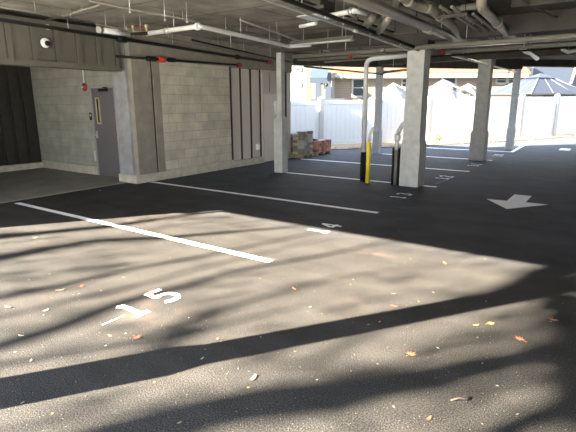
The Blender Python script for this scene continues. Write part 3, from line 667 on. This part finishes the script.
# ------------------------------------------------------------------ fence
def fence(A, B, n, h0, h1, label, endpost=True):
    A = Vector((*A, 0)); B = Vector((*B, 0)); d = B-A; L = d.length; u = d/L; rz = math.atan2(u.y, u.x)
    t = thing('vinyl_fence', label, 'fence', A, 'white vinyl fence runs')
    for k in range(n+(1 if endpost else 0)):
        p = A+d*(k/n); h = h0+(h1-h0)*k/n
        po = MB().box((p.x, p.y, (h+.09)/2), (.18, .18, h+.09), rz, .006).build('post', 'vinylshade', t)
        MB().frustum((p.x, p.y), (.085, .085), (.085, .085), h+.09, h+.11).frustum((p.x, p.y), (.08, .08), (.01, .01), h+.11, h+.16).build('post_cap', 'vinyl', po)
    for k in range(n):
        a = A+d*(k/n)+u*.07; b = A+d*((k+1)/n)-u*.07; c = (a+b)/2; w = (b-a).length
        h = h0+(h1-h0)*(k+.5)/n
        m = MB(); nb = 12
        for q in range(nb):
            s = a+u*(w*(q+.5)/nb); m.box((s.x, s.y, h/2+.03), (w/nb-.008, .03, h-.1), rz, .004)
        pn = m.build('board_panel', 'vinyl', t)
        MB().box((c.x, c.y, h-.06), (w, .055, .14), rz, .006).build('top_rail', 'vinyl', pn)
        MB().box((c.x, c.y, .10), (w, .055, .14), rz, .006).build('bottom_rail', 'vinyl', pn)
fence((-12.42, 11.88), (-3.72, 24.1), 6, 1.62, 1.82, 'long sunlit white vinyl fence beyond the columns')
fence((-3.72, 24.1), (2.28, 34.5), 5, 1.84, 1.92, 'white vinyl fence run continuing right from the corner post, partly in blue shade')
p = V(-6.1, 19.75, .03)
t = thing('yellow_shrub', 'small yellow leafy clump at the fence foot right of the stout column', 'shrub', p)
fb = MB()
for k in range(90):
    q = Vector((random.gauss(0, .06), random.gauss(0, .06), abs(random.gauss(.12, .06))))
    a, b = random.random()*6.3, random.uniform(-1, 1); e1 = Vector((math.cos(a), math.sin(a), b)).normalized()*.045; e2 = e1.cross(Vector((0, .3, 1))).normalized()*.03
    fb.poly([p+q-e1, p+q+e2, p+q+e1, p+q-e2])
fb.build('foliage', 'yelshrub', t)
MB().rod(p, p+V(0, 0, .16), .012).build('stem', 'bark', t)

# ------------------------------------------------------------------ houses beyond (placed on planes facing the garage)
def Q(D, pts): return [ond(x, y, D) for x, y in pts]
def zat(y, D): return HC+0*y if False else ond(288, y, D).z
def hx(x, D, z=0):                   # lateral point on depth plane D for image column x near the horizon row
    p = ond(x, 90, D); return Vector((p.x, p.y, z))
def wall(mb, x0, x1, D, z0, z1, th=.25):
    a, b = hx(x0, D), hx(x1, D); a.z = b.z = z0; c = (a+b)/2; d = b-a
    c = c+FH*th/2
    mb.box((c.x, c.y, (z0+z1)/2), (d.length, th, z1-z0), math.atan2(d.y, d.x)); return mb
def zrow(x, y, D): return ond(x, y, D).z
def hwin(parent, x0, x1, y0, y1, D, mull=True):
    z0, z1 = zrow((x0+x1)/2, y1, D), zrow((x0+x1)/2, y0, D)
    f = MB(); w = (x1-x0)
    wall(f, x0, x1, D-.06, z1-.12, z1, .1); wall(f, x0, x1, D-.06, z0, z0+.12, .1); e = w*.13
    wall(f, x0, x0+e, D-.06, z0, z1, .1); wall(f, x1-e, x1, D-.06, z0, z1, .1)
    if mull: wall(f, x0, x1, D-.05, (z0+z1)/2-.03, (z0+z1)/2+.03, .08)
    fo = f.build('window', 'trimw', parent)
    wall(MB(), x0+e*.8, x1-e*.8, D-.02, z0+.1, z1-.1, .04).build('pane', 'farglass', fo)
DB = 33.0
bh = thing('brown_house', 'brown sided house with an orange shingle roof behind the white fence', 'house', hx(430, DB))
ze = zrow(400, 75, DB)
wall(MB(), 333, 524, DB, 0, ze, .25).build('wall', 'brown_sd', bh)
rf = MB(); a, b = hx(331, DB), hx(526, DB); a.z = b.z = ze; up_ = FH*5+Vector((0, 0, 2.6)); ov = FH*-.4
rf.poly([a+ov, b+ov, b+up_, a+up_+RH*1.5], (0, 0, .15)); rf.build('roof', 'roof', bh)
fa = MB(); wall(fa, 330, 527, DB-.45, ze-.22, ze+.05, .08); wall(fa, 330, 527, DB-.4, ze-.2, ze-.15, .45); fa.build('fascia', 'trimw', bh)
hwin(bh, 351.5, 365.5, 78, 97.5, DB); hwin(bh, 401, 412, 77.5, 88.5, DB); hwin(bh, 440.5, 456.5, 76, 91, DB, False); hwin(bh, 495, 506.5, 75, 84.5, DB); hwin(bh, 506.5, 517.5, 75, 84.5, DB)
cb_ = MB(); wall(cb_, 330, 334.5, DB-.1, 0, ze, .35); cb_.build('corner_board', 'trimw', bh)
# porch at its left
wall(MB(), 324.5, 331, DB-.6, 0, zrow(328, 73, DB), .3).build('porch_wall', 'blue_sd', bh)
po = MB()
for x in (312.5, 323.5): 
    wall(po, x, x+1.6, DB-2.0, 0, zrow(x, 80, DB-2), .12)
po.build('porch_post', 'trimw', bh)
aw = MB(); A1, A2 = Q(DB-2.3, [(310, 78.5), (327, 78.5)]); B1, B2 = Q(DB-.6, [(311.5, 70), (328.5, 70)])
aw.poly([A1, A2, B2, B1], (0, 0, .06)); aw.poly([A1, A2, A2+Vector((0, 0, -.28)), A1+Vector((0, 0, -.28))], tuple(FH*.05)); aw.build('porch_awning', 'awning', bh)
wall(MB(), 315.5, 321.5, DB-.4, .5, zrow(318, 82, DB), .1).build('porch_door', 'blue_sd', bh)
wall(MB(), 311, 345, DB-2.6, 0, zrow(330, 98.5, DB-2.6), .2).build('porch_rail', 'blue_roof', bh)
for x, y in ((321.5, 83), (326.5, 85), (336, 76.5), (341.5, 78)):
    lp = ond(x, y, DB-1.0 if x < 330 else DB-.5); MB().lathe([(.05, -.1), (.12, -.05), (.1, .08), (.03, .14)], lp, 8).build('wall_lamp', 'black' if x < 330 else 'trimw', bh)
# white house and yellow house at far left
wh = thing('white_house', 'tall white sided house at the far left beyond the fence', 'house', hx(298, 38))
wall(MB(), 278, 306, 38, 0, 7.5, .3).build('wall', 'white_sd', wh)
for (x0, x1, y0, y1) in ((296, 301.5, 67, 71.5), (296, 301.5, 83, 87), (295, 301, 99, 104)): hwin(wh, x0, x1, y0, y1, 38, False)
a, b = hx(277, 37.6, 7.5), hx(307, 37.6, 7.5)
MB().poly([a, b, b+FH*4+V(0, 0, 2.5), a+FH*4+V(0, 0, 2.5)], (0, 0, .15)).build('roof', 'grey_roof', wh)
yh = thing('yellow_house', 'pale yellow house wall showing between the white house and the porch', 'house', hx(309, 44))
wall(MB(), 302, 335, 44, 0, 6.5, .3).build('wall', 'yellow_sd', yh)
a, b = hx(300, 43.6, 6.5), hx(337, 43.6, 6.5)
MB().poly([a, b, b+FH*4+V(0, 0, 2.5), a+FH*4+V(0, 0, 2.5)], (0, 0, .15)).build('roof', 'grey_roof', yh)
# blue house at right
bl = thing('blue_house', 'blue grey house with a white gable trim at far right beyond the fence', 'house', hx(560, 37))
wall(MB(), 531, 660, 37, 0, 6.5, .3).build('wall', 'blue_sd', bl)
tr = MB(); p1, p2 = Q(36.85, [(570, 84), (577, 62)]); q1, q2 = Q(36.85, [(572, 84), (579.5, 62)])
tr.poly([p1, q1, q2, p2], tuple(FH*.1)); tr.build('gable_trim', 'trimw', bl)
wall(MB(), 520, 531, 36.6, 0, zrow(525, 66, 36.6), .3).build('side_bay', 'white_sd', bl)
hwin(bl, 524.5, 529.5, 68, 76, 36.5, False)
a, b = hx(529, 36.6, 6.5), hx(662, 36.6, 6.5)
MB().poly([a, b, b+FH*4+V(0, 0, 2.5), a+FH*4+V(0, 0, 2.5)], (0, 0, .15)).build('roof', 'blue_roof', bl)

# ------------------------------------------------------------------ gazebo and tents
def gazebo():
    ez = 2.05
    N0 = ond(531, 95, 25.0); N0.z = 0
    Lc = ond(486, 95, 27.0); Lc.z = 0
    Rc = ond(590, 95, 27.4); Rc.z = 0
    Bc = Lc+Rc-N0
    t = thing('gazebo', 'hardtop gazebo with blue grey panelled roof and white ribs at right', 'gazebo', (N0+Bc)/2)
    ctr = (N0+Bc)/2; Z = lambda p, z: Vector((p.x, p.y, z))
    zt = 2.92
    def lerp(a, b, s): return a*(1-s)+b*s
    top = [lerp(p, ctr, .76) for p in (N0, Rc, Bc, Lc)]; cor = [N0, Rc, Bc, Lc]
    for k in range(4):
        a, b = cor[k], cor[(k+1) % 4]; c, d = top[(k+1) % 4], top[k]
        MB().poly([Z(a, ez), Z(b, ez), Z(c, zt), Z(d, zt)], (0, 0, .02)).build('roof_panel', 'polyl' if k == 3 else 'polyc', t)
    cap = [lerp(ctr, p, .30) for p in cor]
    apex = Z(ctr, 3.2)
    cm = MB()
    for k in range(4): cm.poly([Z(cap[k], 2.94), Z(cap[(k+1) % 4], 2.94), apex])
    cm.poly([Z(p, 2.94) for p in cap]); cm.build('vent_cap', 'polyl', t)
    for k in range(4):
        MB().rod(Z(cor[k], ez+.03), Z(top[k], zt+.03), .022, 6).build('hip_rib', 'trimw', t)
        for s in (.36, .70):
            p = lerp(cor[k], cor[(k+1) % 4], s); q = lerp(top[k], top[(k+1) % 4], s)
            MB().rod(Z(p, ez+.03), Z(q, zt+.03), .013, 6).build('rib', 'trimw', t)
        q0, q1 = cor[k], cor[(k+1) % 4]
        MB().rod(Z(q0, ez-.04), Z(q1, ez-.04), .05, 6).build('eave_beam', 'black', t)
        pp_ = lerp(cor[k], ctr, .06)
        MB().rod(Z(pp_, 0), Z(pp_, ez), .06, 8).build('post', 'black', t)
gazebo()
def tent(px, py, base, xl, xr, D, label, depth=3.0, dark=False):
    """square canopy seen corner-on: peak at image (px,py), eave at row base"""
    ez = zrow(px, base, D); L_ = hx(xl, D); R_ = hx(xr, D); c = (L_+R_)/2; hw = (R_-L_).length/2
    pk = ond(px, py, D+.0); 
    Nn = c-FH*min(hw, depth)*.9; Bk = c+FH*min(hw, depth)*.9
    t = thing('canopy_tent', label, 'canopy tent', c, 'white canopy tents behind the fence')
    Z = lambda p, z: Vector((p.x, p.y, z))
    cor = [Nn, R_, Bk, L_]
    for k in range(4):
        a, b = cor[k], cor[(k+1) % 4]
        mid = (Z(a, ez)+Z(b, ez))/2; mid2 = (mid+pk)/2-Vector((0, 0, .10))
        mb = MB(); e1 = (Z(a, ez)+pk)/2-Vector((0, 0, .1)); e2 = (Z(b, ez)+pk)/2-Vector((0, 0, .1))
        mb.poly([Z(a, ez), Z(b, ez), e2, e1]); mb.poly([e1, e2, pk])
        mb.build('roof_panel', 'meshgrey' if (dark and k == 0) else 'canvas', t)
        MB().poly([Z(a, ez), Z(b, ez), Z(b, ez-.22), Z(a, ez-.22)]).build('valance', 'canvas', t)
        MB().rod(Z(a, 0), Z(a, ez), .03, 8).build('post', 'trimw', t)
        MB().rod(Z(a, ez), pk, .025, 6).build('roof_rib', 'trimw', t)
tent(393, 83.0, 99, 369, 424, 27.5, 'white peaked canopy behind the fence between the downpipe and the stout column')
tent(443, 79.5, 98, 412, 478, 28.5, 'white peaked canopy right of the stout column, taller of the pair')
tent(468, 83.5, 97.5, 447, 492, 31.0, 'smaller white canopy partly behind the thick grey column')
lt = thing('lean_to_roof', 'dark grey sloping frame roof wedged between the two white canopies', 'roof frame', hx(458, 28))
p = Q(26.2, [(444, 82), (448, 80.5), (474, 94.5), (472, 96.5), (447, 88)])
MB().poly(p, tuple(FH*.08)).build('panel', 'meshgrey', lt)
for a, b in (((443, 81), (474, 95.5)), ((451, 83), (450.5, 90.5)), ((460, 91), (464, 86))):
    a, b = Q(26.1, [a, b]); MB().rod(a, b, .035, 6).build('rafter', 'trimw', lt)
for x in (446, 470):
    a = ond(x, 92, 26.2); MB().rod((a.x, a.y, 0), a, .03, 6).build('post', 'trimw', lt)

# ------------------------------------------------------------------ fallen leaves
def leafmesh(kind, m):
    mb = MB(); pts = []
    if kind == 'maple':
        prof = [(0, 1), (.32, .42), (.40, .75), (.62, .38), (.72, .95), (1.05, .35), (1.25, .88), (1.6, .34), (1.9, .72), (2.4, .3)]
        half = [(a, r) for a, r in prof]+[(math.pi, .18)]
        poly = half+[(2*math.pi-a, r) for a, r in reversed(half[1:-1])]
        pts = [(r*math.sin(a), r*math.cos(a)) for a, r in poly]
    else:
        pts = [(.34*math.sin(t)*(1-.25*math.cos(t)), math.cos(t)) for t in [2*math.pi*i/14 for i in range(14)]]
    c = mb.bm.verts.new((0, 0, .05)); vs = [mb.bm.verts.new((x, y, .25*(x*x+y*y)*(1 if i % 2 else .6)+.02)) for i, (x, y) in enumerate(pts)]
    for i in range(len(vs)): mb.bm.faces.new((c, vs[i], vs[(i+1) % len(vs)]))
    mb.rod((0, -.15, .05), (.1, -.9, .08), .025, 5)
    return mb.build('leaf', m)
protos = {}
def leaf(x, y, size, kind, m, label, group=None):
    key = (kind, m)
    if key not in protos: o = protos[key] = leafmesh(kind, m)
    else: o = protos[key].copy(); C.objects.link(o)
    o.location = (x, y, .003); s = size; o.scale = (s, s, s); o.rotation_euler = (random.uniform(-.1, .1), random.uniform(-.1, .1), random.random()*6.28)
    tag(o, label, 'leaf', group)
named = [
    (137, 337.5, .052, 'maple', 'lf_red', 'small red star shaped leaf below the painted number 15'),
    (151, 291, .045, 'oval', 'lf_red', 'red brown leaf touching the top of the painted digit 5'),
    (81, 286.5, .04, 'maple', 'lf_red', 'small dull red leaf on the sunlit asphalt left of number 15'),
    (60, 290.5, .055, 'oval', 'lf_tan', 'curled tan leaf on the asphalt left of the dull red leaf'),
    (35, 238, .05, 'maple', 'lf_tan', 'tan leaf on the asphalt below the start of the nearest stall line'),
    (8, 307.5, .05, 'oval', 'lf_tan', 'tan leaf at the left edge level with number 15'),
    (45, 311, .045, 'oval', 'lf_pale', 'pale flattened leaf scrap left of the chalk tick'),
    (110, 336, .03, 'oval', 'lf_org', 'tiny orange leaf left of the red star shaped leaf'),
    (253.5, 378.5, .05, 'oval', 'lf_tan', 'brown curled leaf on the sunlit ground below the column shadow'),
    (410.5, 355, .055, 'maple', 'lf_org', 'orange maple leaf in the middle of the sunlit ground below the shadow'),
    (520.5, 340, .055, 'maple', 'lf_org', 'orange maple leaf at lower right, left of the curled one'),
    (553, 320, .062, 'maple', 'lf_org', 'curled orange maple leaf nearest the right edge of the picture'),
    (490, 324, .045, 'maple', 'lf_yel', 'yellow leaf right of a smaller yellow leaf below the column shadow'),
    (476, 325.5, .035, 'oval', 'lf_yel', 'small yellow leaf just left of the larger yellow leaf'),
    (445, 263.5, .045, 'oval', 'lf_org', 'orange leaf in the upper sunlit patch near its far corner'),
    (394, 306.5, .045, 'oval', 'lf_red', 'red brown leaf lying on the edge of the column shadow'),
    (393, 294, .03, 'oval', 'lf_tan', 'small tan leaf just above the column shadow edge'),
    (294, 289, .045, 'oval', 'lf_org', 'orange leaf on the sunlit asphalt below the end of the nearest line'),
    (392, 239, .06, 'oval', 'lf_red', 'brownish leaf at the far edge of the sunlit patch'),
    (429, 419, .035, 'oval', 'lf_org', 'small orange leaf at the bottom of the picture right of centre'),
    (21, 336, .035, 'oval', 'lf_pale', 'pale leaf near the left edge just above the column shadow'),
    (31, 361, .03, 'oval', 'lf_pale', 'pale scrap of leaf at the left shadow edge'),
    (202, 359, .025, 'oval', 'lf_pale', 'pale leaf fleck inside the column shadow'),
    (100, 191, .05, 'oval', 'lf_pale', 'pale leaf on the asphalt near the alcove slab'),
]
for px, py, s, k, m, lab in named:
    p = onz(px, py); leaf(p.x, p.y, s*(.72 if k == 'oval' else .9), k, m, lab)
t = thing('twig', 'short curled dark twig on the asphalt at bottom right of centre', 'twig', onz(461, 403))
p = onz(461, 403)
MB().tube([p+V(-.05, -.02, .008), p+V(-.015, .01, .02), p+V(.02, .03, .012), p+V(.03, .075, .006)], .005, 6).build('stick', 'bark', t)
random.seed(11)
for k in range(60):
    px, py = random.uniform(2, 574), random.uniform(222, 428)
    p = onz(px, py); leaf(p.x, p.y, random.uniform(.007, .014), random.choice(('maple', 'oval')), random.choice(('lf_tan', 'lf_pale', 'lf_pale', 'lf_yel')), 'tiny pale dry leaf fragment scattered on the asphalt', 'tiny leaf fragments')
for k in range(18):
    px, py = random.uniform(120, 560), random.uniform(165, 222)
    p = onz(px, py); leaf(p.x, p.y, random.uniform(.009, .016), 'oval', random.choice(('lf_tan', 'lf_pale')), 'tiny pale dry leaf fragment scattered on the asphalt', 'tiny leaf fragments')
# uncountable grit and leaf crumbs
gr = MB()
for k in range(1500):
    px, py = random.uniform(-5, 580), random.uniform(205, 440)
    p = onz(px, py, .001); s = random.uniform(.0015, .0036)*(.6+.1*(p-O).length)
    a = random.random()*6.28
    gr.poly([(p.x+s*math.cos(a+q)*random.uniform(.6, 1.1), p.y+s*math.sin(a+q)*random.uniform(.6, 1.1), .002+.001*(q > 2)) for q in (0, 1.5, 3.1, 4.6)])
tag(gr.build('grit', 'gritm'), 'fine pale grit and leaf crumbs strewn over the asphalt', 'grit', kind='stuff')
gl = MB()
for k in range(900):
    i = random.randrange(0, 7); s = random.random(); a, b = strip[i], strip[i+1]
    x, y = a[0]+(b[0]-a[0])*s, a[1]+(b[1]-a[1])*s; o = random.uniform(-.5, .8)
    x -= .85*o*.6; y += .5*o*.6; r = random.uniform(.03, .06); q0 = random.random()*6
    gl.poly([(x+r*math.cos(q0+q), y+r*math.sin(q0+q)*.6, .03+random.random()*.03) for q in (0, 1.6, 3.1, 4.7)])
tag(gl.build('leaf_litter', 'litter'), 'orange brown leaf litter along the foot of the white fence', 'leaf litter', kind='stuff')

# ------------------------------------------------------------------ sun, sky
SD = Vector((.564*.9164, .8258*.9164, -.4003))         # travel direction of sunlight
sun = bpy.data.lights.new('sun', 'SUN'); sun.energy = 135; sun.angle = R(.55); sun.color = (1, .89, .74)
so = bpy.data.objects.new('sun', sun); C.objects.link(so)
so.rotation_euler = SD.to_track_quat('-Z', 'Y').to_euler()
W = bpy.data.worlds.new('sky'); S.world = W; W.use_nodes = True
N, L = W.node_tree.nodes, W.node_tree.links
bg = N['Background']; tc = N.new('ShaderNodeTexCoord'); sx = N.new('ShaderNodeSeparateXYZ'); L.new(tc.outputs['Generated'], sx.inputs[0])
cr = N.new('ShaderNodeValToRGB'); cr.color_ramp.elements[0].position = 0; cr.color_ramp.elements[1].position = .7
cr.color_ramp.elements[0].color = (1, .985, .96, 1); cr.color_ramp.elements[1].color = (.55, .72, 1, 1)
L.new(sx.outputs['Z'], cr.inputs['Fac']); L.new(cr.outputs['Color'], bg.inputs['Color']); bg.inputs['Strength'].default_value = 7.2

# ------------------------------------------------------------------ trees outside the front opening, whose shadows fall in
YT = -10.0
def back(x, y, Y=YT):                                   # follow the sunlight back from ground point to the tree plane
    t = (y-Y)/SD.y; return Vector((x-SD.x*t, Y, -SD.z*t))
def gw(px, py, ground=False):
    if ground: return back(px, py)
    g_ = onz(px, py); return back(g_.x, g_.y)
limbs = [
    ([(-20, 352), (60, 327), (120, 303), (185, 286), (240, 270), (300, 259), (350, 250), (395, 239)], .17, .035),
    ([(-20, 262), (30, 252), (90, 241), (160, 238), (230, 232)], .24, .12),
    ([(-10, 367), (60, 353), (140, 341), (200, 330), (250, 318)], .07, .05),
    ([(-40, 440), (20, 428), (75, 418), (120, 410)], .05, .04),
    ([(30, 468), (110, 440), (180, 420), (250, 404), (330, 394), (420, 379), (500, 363), (600, 340)], .36, .22),
    ([(470, 450), (530, 420), (600, 388)], .2, .15),
    ([(2.4, .5, 1), (1.7, 2.6, 1), (.75, 4.5, 1), (572, 256), (550, 275), (520, 289), (492, 297)], .55, .26),
    ([(-20, 396), (60, 379), (120, 366), (165, 347), (190, 322), (215, 310), (255, 299), (300, 287)], .17, .05),
    ([(-10, 300), (60, 286), (130, 269), (200, 257), (260, 244)], .12, .06),
    ([(-10, 238), (50, 232), (110, 226), (160, 219)], .26, .14),
    ([(-20, 322), (60, 303), (140, 285), (200, 268), (260, 254)], .06, .04),
    ([(1.9, .6, 1), (.75, 2.2, 1), (604, 400), (594, 355), (582, 322), (566, 302)], .42, .26),
    ([(-10, 224), (40, 219), (90, 214)], .2, .1),
]
def tree(name, label, trunk, limb_ids, blobs):
    t = thing(name, label, 'tree', (trunk[0], trunk[1], 0))
    top = Vector((trunk[0], trunk[1], 3.6))
    MB().tube([(trunk[0], trunk[1], 0), (trunk[0]+.05, trunk[1], 1.2), (trunk[0]-.03, trunk[1], 2.5), top], [.3, .23, .21, .2], 12).build('trunk', 'bark', t)
    for i in limb_ids:
        pts, w0, w1 = limbs[i]
        P = [gw(*q) for q in pts]
        P = sorted(P, key=lambda v: v.z) if P[0].z > P[-1].z and i not in (6, 11) else P
        for j, q in enumerate(P): q.y += .25*math.sin(j*1.7+i)*0
        n = len(P); rs = [w0/2+(w1-w0)/2*k/(n-1) for k in range(n)]
        MB().tube([top-Vector((0, 0, .2)), (top+P[0])/2+Vector((0, 0, -.3))]+P+[P[-1]+(P[-1]-P[-2])*1.2], [.12, .1]+rs+[.02], 8).build('limb', 'bark', t)
    fm = MB()
    for (px, py, rad, n) in blobs:
        c = gw(px, py)
        for k in range(int(n*.45)):
            q = c+Vector((random.gauss(0, rad), random.gauss(0, .7), random.gauss(0, rad)))
            a = Vector((random.gauss(0, 1), random.gauss(0, 1), random.gauss(0, 1))).normalized(); b = a.cross(Vector((.3, .5, 1))).normalized()
            s = random.uniform(.05, .09)
            fm.poly([q-a*s, q+b*s*.7, q+a*s, q-b*s*.7])
    if fm.bm.faces: fm.build('foliage', 'leafdark', t)
blobsA = [(60, 262, .25, 160), (20, 250, .2, 120), (150, 250, .22, 110), (40, 300, .2, 70), (190, 316, .13, 80), (20, 340, .15, 60), (110, 228, .2, 120), (200, 222, .2, 120), (60, 225, .15, 80)]
blobsB = [(590, 330, .30, 420), (570, 290, .22, 320), (585, 370, .28, 300), (545, 276, .10, 70), (380, 380, .2, 160), (300, 395, .2, 120), (470, 375, .25, 160), (560, 400, .25, 150), (370, 270, .2, 50), (430, 285, .15, 40), (240, 415, .2, 80), (150, 430, .2, 100), (345, 315, .12, 40), (375, 352, .12, 40)]
tree('street_tree', 'street tree outside the front opening casting branch shadows on the stalls', (-12.6, YT), (0, 1, 2, 7, 8, 9, 10, 12), blobsA)
tree('street_tree', 'second street tree outside the front opening shading the aisle side', (-9.3, YT), (3, 4, 5, 6, 11), blobsB)

# ------------------------------------------------------------------ view
S.view_settings.view_transform = 'Standard'
S.view_settings.look = 'None'
S.view_settings.exposure = 0
S.view_settings.gamma = 1.08
S.cycles.max_bounces = 8
S.cycles.diffuse_bounces = 5
